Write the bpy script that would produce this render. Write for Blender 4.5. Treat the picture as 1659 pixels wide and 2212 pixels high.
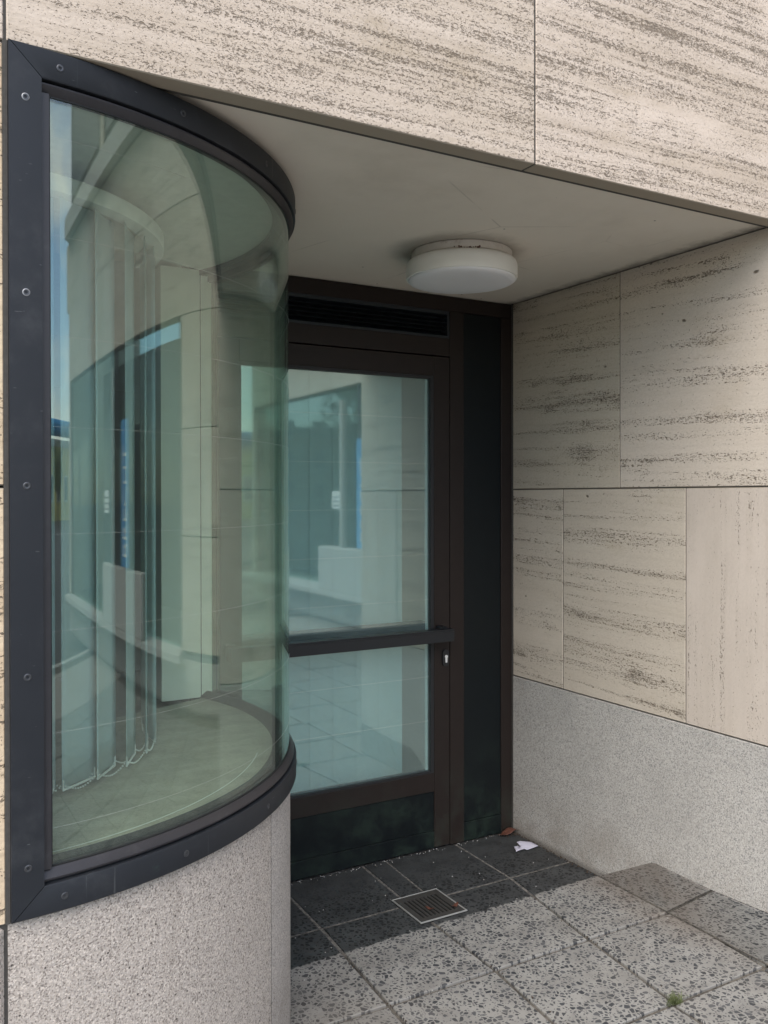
import bpy, bmesh, math, random
from mathutils import Vector, Matrix, noise as mnoise
R = math.radians
SC = bpy.context.scene
COL = SC.collection
for o in list(bpy.data.objects):
    bpy.data.objects.remove(o)

# ------------------------------------------------------------------ camera
cam = bpy.data.cameras.new('camera'); camo = bpy.data.objects.new('camera', cam); COL.objects.link(camo)
yaw, pitch, roll = R(29.6765), R(-0.3123), R(-0.0836)
fwd = Vector((math.sin(yaw)*math.cos(pitch), math.cos(yaw)*math.cos(pitch), math.sin(pitch)))
r0 = Vector((math.cos(yaw), -math.sin(yaw), 0)); u0 = r0.cross(fwd)
rt = r0*math.cos(roll) + u0*math.sin(roll); up = -r0*math.sin(roll) + u0*math.cos(roll)
m = Matrix.Identity(4)
for i in range(3):
    m[i][0] = rt[i]; m[i][1] = up[i]; m[i][2] = -fwd[i]
m[2][3] = 1.6
camo.matrix_world = m
cam.sensor_fit = 'VERTICAL'; cam.sensor_height = 24.0
cam.lens = 24.0*1914.35/2212.0
cam.shift_y = -(1106.0-1081.74)/2212.0
cam.clip_start = 0.05; cam.clip_end = 600
SC.camera = camo

# ------------------------------------------------------------------ light
SUN_EL, SUN_AZ = R(50), R(228)          # azimuth measured clockwise from +Y
w = bpy.data.worlds.new('World'); SC.world = w; w.use_nodes = True
wn = w.node_tree; wn.nodes.clear()
sk = wn.nodes.new('ShaderNodeTexSky'); sk.sky_type = 'NISHITA'; sk.sun_disc = False
sk.sun_elevation = SUN_EL; sk.sun_rotation = SUN_AZ; sk.air_density = 1.0; sk.dust_density = 1.0; sk.ozone_density = 2.2
bg = wn.nodes.new('ShaderNodeBackground'); bg.inputs['Strength'].default_value = 0.13
wo = wn.nodes.new('ShaderNodeOutputWorld')
tc = wn.nodes.new('ShaderNodeTexCoord')
mp = wn.nodes.new('ShaderNodeMapping'); mp.inputs['Scale'].default_value = (1, 1, 2.2)
cn = wn.nodes.new('ShaderNodeTexNoise'); cn.inputs['Scale'].default_value = 2.6; cn.inputs['Detail'].default_value = 8; cn.inputs['Roughness'].default_value = .58
cr = wn.nodes.new('ShaderNodeValToRGB'); cr.color_ramp.elements[0].position = .47; cr.color_ramp.elements[1].position = .68
cm = wn.nodes.new('ShaderNodeMix'); cm.data_type = 'RGBA'
cm.inputs['B'].default_value = (6.2, 6.0, 5.7, 1)
wn.links.new(tc.outputs['Generated'], mp.inputs['Vector']); wn.links.new(mp.outputs['Vector'], cn.inputs['Vector'])
wn.links.new(cn.outputs['Fac'], cr.inputs['Fac']); wn.links.new(cr.outputs['Color'], cm.inputs['Factor'])
wn.links.new(sk.outputs['Color'], cm.inputs['A']); wn.links.new(cm.outputs['Result'], bg.inputs['Color'])
wn.links.new(bg.outputs['Background'], wo.inputs['Surface'])
sl = bpy.data.lights.new('sun', 'SUN'); sl.energy = 1.35; sl.angle = R(60); sl.color = (1, .90, .76)
so = bpy.data.objects.new('sun', sl); COL.objects.link(so)
sd = Vector((math.sin(SUN_AZ)*math.cos(SUN_EL), math.cos(SUN_AZ)*math.cos(SUN_EL), math.sin(SUN_EL)))
so.rotation_euler = (-sd).to_track_quat('-Z', 'Y').to_euler()
so.location = (-4, -10, 20)
SC.view_settings.view_transform = 'Standard'; SC.view_settings.look = 'None'
SC.view_settings.exposure = 1.53; SC.view_settings.gamma = 1.0; SC.view_settings.use_curve_mapping = False
SC.render.engine = 'CYCLES'
SC.cycles.max_bounces = 12; SC.cycles.diffuse_bounces = 5; SC.cycles.glossy_bounces = 5
SC.cycles.transparent_max_bounces = 24; SC.cycles.use_denoising = True
SC.cycles.sample_clamp_indirect = 8

# ------------------------------------------------------------------ node helper
class NB:
    def __init__(s, name):
        s.m = bpy.data.materials.new(name); s.m.use_nodes = True
        s.t = s.m.node_tree; s.t.nodes.clear()
        s.out = s.n('OutputMaterial')
    def n(s, typ, **kw):
        nd = s.t.nodes.new('ShaderNode'+typ)
        for k, v in kw.items(): setattr(nd, k, v)
        return nd
    def put(s, sock, v):
        if v is None: return
        if isinstance(v, bpy.types.NodeSocket): s.t.links.new(v, sock)
        elif isinstance(v, (tuple, list)) and len(v) == 3 and sock.type == 'RGBA': sock.default_value = (*v, 1)
        else: sock.default_value = v
    def obj(s): return s.n('TexCoord').outputs['Object']
    def pos(s): return s.n('NewGeometry').outputs['Position']
    def rnd(s): return s.n('ObjectInfo').outputs['Random']
    def vmath(s, op, a, b=None):
        nd = s.n('VectorMath', operation=op); s.put(nd.inputs[0], a); s.put(nd.inputs[1], b); return nd.outputs[0]
    def mapping(s, v, scale=(1,1,1), rot=(0,0,0), loc=(0,0,0)):
        nd = s.n('Mapping'); s.put(nd.inputs['Vector'], v); nd.inputs['Scale'].default_value = scale
        nd.inputs['Rotation'].default_value = rot; nd.inputs['Location'].default_value = loc; return nd.outputs[0]
    def comb(s, x, y, z):
        nd = s.n('CombineXYZ'); s.put(nd.inputs[0], x); s.put(nd.inputs[1], y); s.put(nd.inputs[2], z); return nd.outputs[0]
    def sep(s, v):
        nd = s.n('SeparateXYZ'); s.put(nd.inputs[0], v); return nd.outputs
    def noise(s, v, scale, detail=4, rough=.55, dist=0):
        nd = s.n('TexNoise'); s.put(nd.inputs['Vector'], v); nd.inputs['Scale'].default_value = scale
        nd.inputs['Detail'].default_value = detail; nd.inputs['Roughness'].default_value = rough
        nd.inputs['Distortion'].default_value = dist; return nd.outputs['Fac']
    def vor(s, v, scale, feature='F1', rand=1.0):
        nd = s.n('TexVoronoi', feature=feature); s.put(nd.inputs['Vector'], v); nd.inputs['Scale'].default_value = scale
        nd.inputs['Randomness'].default_value = rand; return nd.outputs
    def ss(s, v, a, b, lo=0., hi=1.):
        nd = s.n('MapRange', interpolation_type='SMOOTHSTEP'); s.put(nd.inputs['Value'], v)
        s.put(nd.inputs['From Min'], a); s.put(nd.inputs['From Max'], b)
        nd.inputs['To Min'].default_value = lo; nd.inputs['To Max'].default_value = hi; return nd.outputs[0]
    def math(s, op, a, b=None, clamp=False):
        nd = s.n('Math', operation=op); nd.use_clamp = clamp; s.put(nd.inputs[0], a); s.put(nd.inputs[1], b); return nd.outputs[0]
    def mix(s, f, a, b, mode='MIX'):
        nd = s.n('Mix', data_type='RGBA', blend_type=mode); s.put(nd.inputs['Factor'], f); s.put(nd.inputs['A'], a); s.put(nd.inputs['B'], b)
        return nd.outputs['Result']
    def bump(s, h, strength=.5, dist=.002, nrm=None):
        nd = s.n('Bump'); s.put(nd.inputs['Height'], h); nd.inputs['Strength'].default_value = strength; nd.inputs['Distance'].default_value = dist
        s.put(nd.inputs['Normal'], nrm); return nd.outputs[0]
    def pbr(s, color, rough=.6, normal=None, metallic=0., spec=.5, **kw):
        b = s.n('BsdfPrincipled'); s.put(b.inputs['Base Color'], color); s.put(b.inputs['Roughness'], rough)
        s.put(b.inputs['Metallic'], metallic); s.put(b.inputs['Specular IOR Level'], spec); s.put(b.inputs['Normal'], normal)
        for k, v in kw.items(): s.put(b.inputs[k.replace('_', ' ')], v)
        s.t.links.new(b.outputs[0], s.out.inputs['Surface']); return s.m

def travertine(name, axis, light, mid, grey, pit_amt, pit_scale, vertical=False, stain=0., clus=.5, grain=1., tilt=0., wave=.05, band_c=1., dens_w=.16, dens_f=36, clu_w=.09, pit_mix=.9, holes=0.):
    """axis: 'x' veins run along X (facade), 'y' along Y (side wall)."""
    b = NB(name)
    q = b.sep(b.obj()); r = b.rnd()
    al = q[0] if axis == 'x' else q[1]
    dep = q[1] if axis == 'x' else q[0]
    zz = q[2]
    if vertical: al, zz = zz, al
    wav = b.noise(b.comb(al, b.math('MULTIPLY', zz, 1.6), b.math('MULTIPLY', r, 31)), 1.3, 4, .5)
    zz = b.math('ADD', zz, b.math('MULTIPLY', b.math('SUBTRACT', wav, .5), wave))
    if tilt: zz = b.math('ADD', zz, b.math('MULTIPLY', al, tilt))
    roff = b.math('MULTIPLY', r, 53)
    def aniso(sa, sz, off=0.):
        return b.comb(b.math('MULTIPLY', al, sa), b.math('MULTIPLY', zz, sz), b.math('ADD', b.math('ADD', roff, off), b.math('MULTIPLY', dep, sa)))
    band = b.noise(aniso(.7, 15), 1, 6, .66)
    band2 = b.noise(aniso(1.6, 60, 7), 1, 5, .65)
    blot = b.noise(aniso(2.2, 3.2, 3), 1, 6, .65)
    c = b.mix(b.ss(band, .38, .66, 0, band_c), light, mid)
    c = b.mix(b.ss(band2, .45, .72, 0, .5*band_c), c, grey)
    c = b.mix(b.ss(blot, .46, .72, 0, .4), c, light)
    soot = b.noise(aniso(1.1, 1.6, 41), 1, 5, .6)
    c = b.mix(b.ss(soot, .5, .75, 0, .3), c, grey)
    fine = b.noise(aniso(90*grain, 130*grain, 2), 1, 4, .65)
    c = b.mix(b.ss(fine, .35, .7, .0, .38), c, grey)
    # pits: short lens-shaped holes lying in the bedding bands
    dens = b.noise(aniso(.75, dens_f, 11), 1, 5, .66)
    clu = b.noise(aniso(3.0, 8.0, 17), 1, 4, .6)
    mask = b.math('ADD', b.math('MULTIPLY', b.ss(dens, .40, .66), dens_w), b.math('MULTIPLY', b.ss(clu, clus, clus+.25), clu_w))
    thr = b.math('SUBTRACT', .80-pit_amt, mask)
    patch = b.noise(aniso(1.5, 3.4, 83), 1, 5, .62)
    thr = b.math('ADD', thr, b.math('MULTIPLY', b.ss(patch, .50, .68), .075))
    c = b.mix(b.ss(patch, .52, .70, 0, .45), c, tuple(min(1, x*1.1) for x in light))
    p1 = b.noise(aniso(pit_scale[0], pit_scale[1], 23), 1, 3, .6, .35)
    p2 = b.noise(aniso(pit_scale[0]*2.1, pit_scale[1]*1.5, 31), 1, 2, .6, .3)
    pit = b.math('MAXIMUM', b.ss(p1, thr, b.math('ADD', thr, .10)), b.math('MULTIPLY', b.ss(p2, b.math('ADD', thr, .015), b.math('ADD', thr, .085)), .75))
    if holes:
        hv = b.vor(aniso(6, 11, 61), 1.6); hs = b.sep(hv['Color'])
        hd = b.math('ADD', hv['Distance'], b.math('MULTIPLY', b.noise(aniso(60, 90, 71), 1, 3), .16))
        hole = b.math('MULTIPLY', b.ss(hd, .20, .13), b.math('GREATER_THAN', hs[0], 1-holes))
        pit = b.math('MAXIMUM', pit, hole)
    if stain:
        st = b.noise(aniso(1.6, 3.0, 29), 1, 6, .7)
        c = b.mix(b.ss(st, .54, .74, 0, stain), c, (.27, .20, .10))
    nz = b.math('ABSOLUTE', b.sep(b.n('NewGeometry').outputs['True Normal'])[2])
    tone_ = b.math('ADD', .9, b.math('MULTIPLY', r, .16)); c = b.mix(1., c, b.comb(tone_, tone_, b.math('MULTIPLY', tone_, b.math('ADD', .96, b.math('MULTIPLY', r, .05)))), 'MULTIPLY')
    sawn = b.math('LESS_THAN', nz, .6)                     # sawn undersides stay closed
    pit = b.math('MULTIPLY', pit, sawn)
    pc = b.mix(b.noise(aniso(25, 40, 5), 1, 3), (.035, .026, .018), (.21, .165, .12))
    c = b.mix(b.math('MULTIPLY', pit, pit_mix), c, pc)
    c = b.mix(b.math('SUBTRACT', 1., sawn), c, (.33, .285, .225))
    h = b.math('SUBTRACT', b.math('MULTIPLY', fine, .3), pit)
    return b.pbr(c, b.mix(pit, (.72,)*3, (.95,)*3), b.bump(h, .8, .0035), spec=.3)

M = {}
M['trav_facade'] = travertine('travertine_weathered', 'x', (.645, .555, .485), (.555, .47, .395), (.42, .35, .285), .172, (105, 215), stain=.34, clus=.48, tilt=-.006, wave=.03, band_c=1., dens_w=.13, dens_f=52, clu_w=.06, pit_mix=.78)
M['trav_side'] = travertine('travertine_smooth', 'y', (.555, .49, .415), (.505, .44, .365), (.42, .365, .30), .105, (80, 185), stain=.22, clus=.52, tilt=-.03, wave=.04, band_c=.5, dens_f=26, clu_w=.12, holes=.10)
M['trav_side_v'] = travertine('travertine_upright', 'y', (.52, .455, .395), (.47, .41, .35), (.42, .365, .31), .075, (70, 170), stain=.1, vertical=True, clus=.58, wave=.04, band_c=.6, holes=.03)
M['trav_pier'] = travertine('travertine_yellow', 'x', (.62, .50, .355), (.54, .42, .285), (.36, .28, .19), .12, (50, 120), stain=.4)

def granite(name, base, pinkish, dark, bump_s, scale=1., bump_d=.004):
    b = NB(name)
    v = b.vmath('ADD', b.obj(), b.comb(b.math('MULTIPLY', b.rnd(), 31), 0., b.math('MULTIPLY', b.rnd(), 17)))
    n1 = b.noise(v, 150*scale, 3, .6); n2 = b.noise(v, 320*scale, 2, .5); n3 = b.noise(v, 3.2, 4, .6)
    cells = b.vor(v, 210*scale)
    cs = b.sep(cells['Color'])
    c = b.mix(b.ss(n1, .35, .65), base, pinkish)
    c = b.mix(b.ss(cs[0], .62, .8, 0, .75), c, tuple(min(1, x*1.45) for x in base))
    c = b.mix(b.ss(cs[1], .78, .86, 0, .8), c, dark)
    c = b.mix(b.ss(n2, .66, .74, 0, .7), c, dark)
    c = b.mix(b.ss(n3, .4, .7, 0, .25), c, tuple(x*.72 for x in base))
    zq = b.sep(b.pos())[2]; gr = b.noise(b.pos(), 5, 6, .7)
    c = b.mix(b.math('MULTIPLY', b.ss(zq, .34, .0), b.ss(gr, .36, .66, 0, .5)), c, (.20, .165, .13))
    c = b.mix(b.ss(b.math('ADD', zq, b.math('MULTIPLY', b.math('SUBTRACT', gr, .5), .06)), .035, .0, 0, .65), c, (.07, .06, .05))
    drip = b.noise(b.mapping(b.pos(), (14, 14, .8)), 1, 4, .6)
    c = b.mix(b.math('MULTIPLY', b.ss(zq, .2, .75), b.ss(drip, .55, .75, 0, .3)), c, (.24, .205, .165))
    sv = b.vor(v, 62); sk_ = b.sep(sv['Color'])
    sd_ = b.math('ADD', sv['Distance'], b.math('MULTIPLY', b.noise(v, 400, 2), .14))
    c = b.mix(b.math('MULTIPLY', b.ss(sd_, .27, .17), b.math('GREATER_THAN', sk_[0], .72)), c, tuple(x*.45 for x in dark))
    rough_n = b.noise(v, 95*scale, 5, .68)
    pits = b.ss(b.noise(v, 130*scale, 3, .6), .62, .74)
    c = b.mix(b.math('MULTIPLY', pits, min(1, bump_s)), c, dark)
    h = b.math('SUBTRACT', rough_n, b.math('MULTIPLY', pits, .6))
    return b.pbr(c, .8, b.bump(h, bump_s, bump_d), spec=.3)
M['granite_rough'] = granite('granite_bush_hammered', (.475, .43, .385), (.465, .41, .37), (.20, .175, .155), .95, 1.5)
M['granite_fine'] = granite('granite_dressed', (.46, .425, .39), (.44, .40, .375), (.21, .19, .175), .3, 1.6, .002)
M['granite_grey'] = granite('granite_grey', (.375, .36, .335), (.41, .385, .35), (.17, .17, .17), .25, 1.5, .002)

def paver_mat():
    b = NB('terrazzo_paver')
    P = b.pos(); q = b.sep(P)
    off = b.comb(b.math('MULTIPLY', b.rnd(), 19), b.math('MULTIPLY', b.rnd(), 7), 0.)
    up_ = b.math('MAXIMUM', b.math('SUBTRACT', q[2], .004), 0.)
    flat = b.vmath('ADD', b.comb(b.math('ADD', q[0], b.math('MULTIPLY', up_, 1.85)), b.math('ADD', q[1], b.math('MULTIPLY', up_, 1.76)), 0.), off)
    warp = b.n('TexNoise'); b.put(warp.inputs['Vector'], flat); warp.inputs['Scale'].default_value = 60
    fl2 = b.vmath('ADD', flat, b.vmath('MULTIPLY', warp.outputs['Color'], (.006, .006, 0)))
    def stones(scale, t0, tv, keep):
        e = b.vor(fl2, scale, 'DISTANCE_TO_EDGE')['Distance']; cc = b.sep(b.vor(fl2, scale)['Color'])
        thr = b.math('ADD', t0, b.math('MULTIPLY', cc[2], tv))
        s = b.ss(e, thr, b.math('ADD', thr, .025))
        return b.math('MULTIPLY', s, b.math('LESS_THAN', cc[1], keep)), cc[0]
    s1, t1 = stones(60, .07, .18, .93)
    s2, t2 = stones(118, .12, .2, .6)
    tone = b.mix(t1, (.026, .029, .034), (.090, .092, .095))
    n = b.noise(flat, 9, 5, .6); nf = b.noise(flat, 300, 3, .6); big = b.noise(P, 1.3, 4, .6)
    mat_ = b.mix(b.ss(n, .35, .7), (.27, .266, .25), (.195, .191, .18))
    mat_ = b.mix(b.ss(nf, .4, .7, 0, .35), mat_, (.22, .205, .185))
    c = b.mix(s2, mat_, b.mix(t2, (.06, .062, .066), (.16, .155, .15)))
    c = b.mix(s1, c, tone)
    c = b.mix(b.ss(big, .42, .7, 0, .35), c, (.17, .15, .125))
    # brown grime along the foot of the side wall
    g = b.math('MULTIPLY', b.ss(q[0], 2.42, 2.64), b.ss(q[1], 1.95, 2.4))
    g = b.math('MULTIPLY', g, b.ss(b.noise(P, 4, 4, .6), .3, .55, .08, .45))
    c = b.mix(g, c, (.15, .115, .09))
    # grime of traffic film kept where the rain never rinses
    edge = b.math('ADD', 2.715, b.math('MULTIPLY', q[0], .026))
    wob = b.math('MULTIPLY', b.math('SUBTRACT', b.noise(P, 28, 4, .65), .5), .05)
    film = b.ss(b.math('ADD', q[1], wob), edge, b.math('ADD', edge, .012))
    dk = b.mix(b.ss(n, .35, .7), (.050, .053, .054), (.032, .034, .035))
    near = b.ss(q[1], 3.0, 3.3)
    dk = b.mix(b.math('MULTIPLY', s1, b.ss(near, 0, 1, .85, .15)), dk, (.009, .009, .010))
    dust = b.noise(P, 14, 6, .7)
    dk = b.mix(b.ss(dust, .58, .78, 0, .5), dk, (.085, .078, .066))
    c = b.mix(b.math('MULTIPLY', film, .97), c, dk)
    h = b.math('ADD', b.math('MULTIPLY', s1, .4), b.math('MULTIPLY', nf, .5))
    return b.pbr(c, b.mix(film, (.78,)*3, (.55,)*3), b.bump(h, .35, .0012), spec=.35)
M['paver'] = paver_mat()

def mortar_mat():
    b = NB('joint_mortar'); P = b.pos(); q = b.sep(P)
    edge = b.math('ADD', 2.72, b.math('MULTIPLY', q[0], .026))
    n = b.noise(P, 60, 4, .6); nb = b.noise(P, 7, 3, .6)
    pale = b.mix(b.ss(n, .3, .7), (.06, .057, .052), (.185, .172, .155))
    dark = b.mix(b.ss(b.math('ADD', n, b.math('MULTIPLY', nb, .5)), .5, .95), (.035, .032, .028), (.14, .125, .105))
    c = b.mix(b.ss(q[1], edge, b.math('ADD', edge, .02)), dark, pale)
    return b.pbr(c, .95, b.bump(n, .5, .002))
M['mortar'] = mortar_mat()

def simple(name, col, rough=.5, metallic=0., var=.15, nscale=30, bump=0., spec=.5, dust=None, dscale=12):
    b = NB(name); v = b.obj()
    n = b.noise(v, nscale, 5, .6)
    c = b.mix(n, tuple(x*(1-var) for x in col), tuple(min(1, x*(1+var)) for x in col))
    if dust:
        d = b.noise(v, dscale, 6, .7); c = b.mix(b.ss(d, .52, .8, 0, dust[1]), c, dust[0])
    rr = b.math('ADD', rough-.06, b.math('MULTIPLY', n, .12))
    return b.pbr(c, rr, b.bump(n, bump, .002) if bump else None, metallic=metallic, spec=spec)
def frame_mat():
    b = NB('coated_aluminium_grey'); P = b.pos(); q = b.sep(P)
    n = b.noise(P, 14, 5, .6)
    c = b.mix(n, (.014, .0165, .021), (.0185, .021, .026))
    dust = b.noise(P, 6, 6, .72); c = b.mix(b.ss(dust, .50, .78, 0, .28), c, (.085, .09, .095))
    run = b.noise(b.mapping(P, (75, 75, 2.2)), 1, 3, .6); c = b.mix(b.ss(run, .66, .74, 0, .30), c, (.13, .135, .14))
    scr = b.noise(b.mapping(P, (30, 30, 160), (0, .5, .3)), 1, 2, .5); c = b.mix(b.ss(scr, .74, .77, 0, .4), c, (.16, .165, .17))
    pat = b.noise(P, 9, 5, .7); c = b.mix(b.math('MULTIPLY', b.ss(q[2], .90, .76), b.ss(pat, .56, .72, 0, .5)), c, (.045, .075, .065))
    return b.pbr(c, b.math('ADD', .36, b.math('MULTIPLY', dust, .24)), b.bump(b.noise(P, 500, 2), .05, .0005), spec=.32)
M['frame_grey'] = frame_mat()
M['gasket'] = simple('black_gasket', (.012, .012, .013), .6)
M['bead'] = simple('glazing_bead', (.028, .027, .031), .4, 0, .15, 30, 0, .5, ((.12, .12, .12), .2), 20)
M['screw'] = simple('screw_head', (.075, .078, .085), .38, .6, .2, 90)
M['screw_bare'] = simple('screw_bare', (.25, .255, .265), .45, .5, .3, 90)
M['seal'] = simple('dark_sealant', (.06, .056, .05), .9, 0, .5, 90)

def stained(name, col, rough, low, lowcol, amt):
    b = NB(name); q = b.sep(b.pos()); v = b.pos()
    n = b.noise(v, 22, 5, .6); n2 = b.noise(v, 6, 6, .7); nf = b.noise(v, 160, 3, .6)
    c = b.mix(n, tuple(x*.8 for x in col), tuple(x*1.2 for x in col))
    f = b.math('MULTIPLY', b.ss(q[2], low, .02), b.ss(n2, .38, .68))
    c = b.mix(b.math('MULTIPLY', f, amt), c, lowcol)
    c = b.mix(b.ss(nf, .72, .8, 0, .35), c, (.09, .085, .075))
    return b.pbr(c, b.math('ADD', rough, b.math('MULTIPLY', f, .35)), None, spec=.25)
M['door_brown'] = stained('door_brown', (.020, .0142, .012), .5, .5, (.032, .038, .028), .6)
M['door_panel'] = stained('door_panel', (.005, .0075, .0085), .45, .55, (.018, .032, .022), .8)
M['louvre'] = simple('louvre_slat', (.016, .022, .028), .42)
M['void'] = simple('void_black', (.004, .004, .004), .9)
M['bar'] = simple('push_bar', (.008, .0098, .0125), .4)
M['chrome'] = simple('lock_cylinder', (.72, .71, .68), .5, .3)

def soffit_mat():
    b = NB('soffit_paint'); P = b.pos(); q = b.sep(P)
    n = b.noise(P, 2.3, 5, .6); nf = b.noise(P, 120, 3, .6)
    c = b.mix(n, (.68, .625, .54), (.79, .735, .65))
    # dark ring round the lamp, heavier on its left
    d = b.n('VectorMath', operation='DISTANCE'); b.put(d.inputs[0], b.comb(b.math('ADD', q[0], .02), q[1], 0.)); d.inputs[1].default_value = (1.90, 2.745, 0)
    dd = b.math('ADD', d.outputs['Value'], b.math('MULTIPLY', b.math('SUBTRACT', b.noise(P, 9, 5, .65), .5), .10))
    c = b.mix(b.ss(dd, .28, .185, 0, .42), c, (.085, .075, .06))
    # hairline cracks, fly specks
    cr_ = b.n('TexVoronoi', feature='DISTANCE_TO_EDGE'); b.put(cr_.inputs['Vector'], b.vmath('ADD', P, b.vmath('SCALE', P))); cr_.inputs['Scale'].default_value = .9
    ck = b.math('MULTIPLY', b.ss(cr_.outputs['Distance'], .006, .001), b.ss(b.noise(P, 3.1, 2), .52, .62))
    c = b.mix(b.math('MULTIPLY', ck, .28), c, (.13, .11, .09))
    sp = b.vor(P, 16); c = b.mix(b.math('MULTIPLY', b.ss(sp['Distance'], .075, .04), b.math('GREATER_THAN', b.sep(sp['Color'])[0], .8)), c, (.1, .085, .07))
    drt = b.noise(P, 1.1, 6, .68); c = b.mix(b.ss(drt, .50, .75, 0, .3), c, (.42, .37, .30))
    c = b.mix(b.ss(nf, .62, .8, 0, .12), c, (.3, .27, .22))
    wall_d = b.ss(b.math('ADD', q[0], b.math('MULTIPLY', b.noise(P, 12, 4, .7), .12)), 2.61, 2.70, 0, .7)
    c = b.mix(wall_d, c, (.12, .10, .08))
    return b.pbr(c, .8, b.bump(nf, .12, .001), spec=.3)
M['soffit'] = soffit_mat()
M['opal'] = simple('opal_glass', (.83, .82, .77), .35, 0, .05, 8, 0, .5, ((.40, .38, .33), .3), 7)
M['opal_disc'] = simple('opal_disc', (.80, .80, .82), .45, 0, .04, 8)
M['lamp_base'] = simple('lamp_base', (.66, .61, .54), .5, 0, .1, 14, 0, .5, ((.16, .10, .06), .6), 22)
M['rust'] = simple('lamp_rust', (.11, .05, .03), .8, 0, .4, 80)

def glass(name, tint, f0, spec_tint=(1, 1, 1), film=.0, film_col=(.6, .68, .66), gr=0.):
    b = NB(name)
    lw = b.n('LayerWeight'); lw.inputs['Blend'].default_value = .5
    f = b.math('ADD', f0, b.math('MULTIPLY', b.math('POWER', lw.outputs['Facing'], 4.5), 1-f0))
    tr = b.n('BsdfTransparent'); b.put(tr.inputs[0], tint)
    gl = b.n('BsdfGlossy'); b.put(gl.inputs['Color'], spec_tint); gl.inputs['Roughness'].default_value = gr
    mx = b.n('MixShader'); b.put(mx.inputs[0], f); b.t.links.new(tr.outputs[0], mx.inputs[1]); b.t.links.new(gl.outputs[0], mx.inputs[2])
    if film:                                              # thin dust film on the pane
        df_ = b.n('BsdfDiffuse'); b.put(df_.inputs[0], film_col); m2 = b.n('MixShader')
        dn_ = b.noise(b.mapping(b.pos(), (1.5, 1.5, .8)), 1.4, 4, .6)
        b.put(m2.inputs[0], b.math('MULTIPLY', film, b.ss(dn_, .2, .8, .75, 1.2))); b.t.links.new(mx.outputs[0], m2.inputs[1]); b.t.links.new(df_.outputs[0], m2.inputs[2]); mx = m2
    b.t.links.new(mx.outputs[0], b.out.inputs['Surface']); return b.m
M['bay_glass'] = glass('bay_glass', (.895, .965, .925), .098, (.92, 1., .96), .018)
M['door_glass'] = glass('door_glass', (.80, .91, .90), .20, (.84, 1., .975), .10, (.58, .70, .68), .03)
M['shop_glass'] = glass('shop_glass', (.80, .90, .86), .03, (.9, 1., .97))
M['wire'] = simple('alarm_wire', (.62, .64, .60), .3, .6)

def fabric(name, col, trans=.35):
    b = NB(name); v = b.obj()
    n = b.noise(b.mapping(v, (1, 1, .05)), 260, 2, .5); n2 = b.noise(v, 420, 2)
    c = b.mix(n, tuple(x*.9 for x in col), col)
    d = b.n('BsdfDiffuse'); b.put(d.inputs[0], c); b.put(d.inputs['Normal'], b.bump(n2, .3, .0006))
    t = b.n('BsdfTranslucent'); b.put(t.inputs[0], c)
    mx = b.n('MixShader'); mx.inputs[0].default_value = trans
    b.t.links.new(d.outputs[0], mx.inputs[1]); b.t.links.new(t.outputs[0], mx.inputs[2]); b.t.links.new(mx.outputs[0], b.out.inputs['Surface'])
    return b.m
M['blind'] = fabric('blind_fabric', (.60, .74, .76))
M['blind_door'] = fabric('blind_fabric_door', (.70, .82, .82), .15)
M['plastic'] = simple('white_plastic', (.75, .75, .72), .4)
M['room_wall'] = simple('room_wall_paint', (.78, .78, .68), .8, 0, .06, 3, 0, .3)
M['room_floor'] = simple('room_floor', (.22, .20, .17), .5, 0, .2, 4)
M['room_ceiling'] = simple('room_ceiling', (.62, .63, .57), .85)
def sill_mat():
    b = NB('sill_travertine'); v = b.obj()
    n = b.noise(b.mapping(v, (5, 9, 1), (0, 0, .25)), 1.5, 6, .65); nf = b.noise(b.mapping(v, (110, 150, 1), (0, 0, .25)), 1, 3, .6); p = b.noise(b.mapping(v, (40, 75, 1), (0, 0, .25)), 1, 3, .6)
    c = b.mix(b.ss(n, .3, .7), (.42, .39, .31), (.30, .28, .22)); c = b.mix(b.ss(nf, .45, .75, 0, .4), c, (.10, .09, .07))
    c = b.mix(b.ss(p, .66, .72, 0, .6), c, (.13, .11, .08))
    return b.pbr(c, .45, b.bump(nf, .2, .001))
M['sill'] = sill_mat()
M['asphalt'] = simple('asphalt', (.06, .06, .062), .9, 0, .3, 60, .4)
M['slab'] = simple('concrete_pavement', (.30, .285, .26), .9, 0, .25, 5, .2)
M['bark'] = simple('bark', (.09, .07, .05), .9, 0, .3, 30, .5)
M['leafm'] = simple('foliage', (.10, .17, .04), .6, 0, .45, 3)
M['leafm2'] = simple('foliage_light', (.15, .20, .05), .6, 0, .4, 3)
M['far_plaster'] = simple('plaster_cream', (.48, .42, .31), .9, 0, .12, .8)
M['far_yellow'] = simple('plaster_yellow', (.66, .52, .16), .9, 0, .12, .8)
M['far_blue'] = simple('sign_blue', (.03, .30, .62), .5)
M['banner_blue'] = simple('banner_blue', (.06, .26, .50), .7)
M['white'] = simple('white_board', (.78, .79, .77), .5, 0, .05)
M['post'] = simple('post_paint', (.46, .47, .43), .5)
M['curb'] = simple('granite_kerb', (.40, .39, .37), .85, 0, .3, 60, .3)
M['lead'] = simple('window_dark', (.03, .035, .04), .2)
M['display_wall'] = simple('display_wall', (.06, .075, .06), .9)

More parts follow.
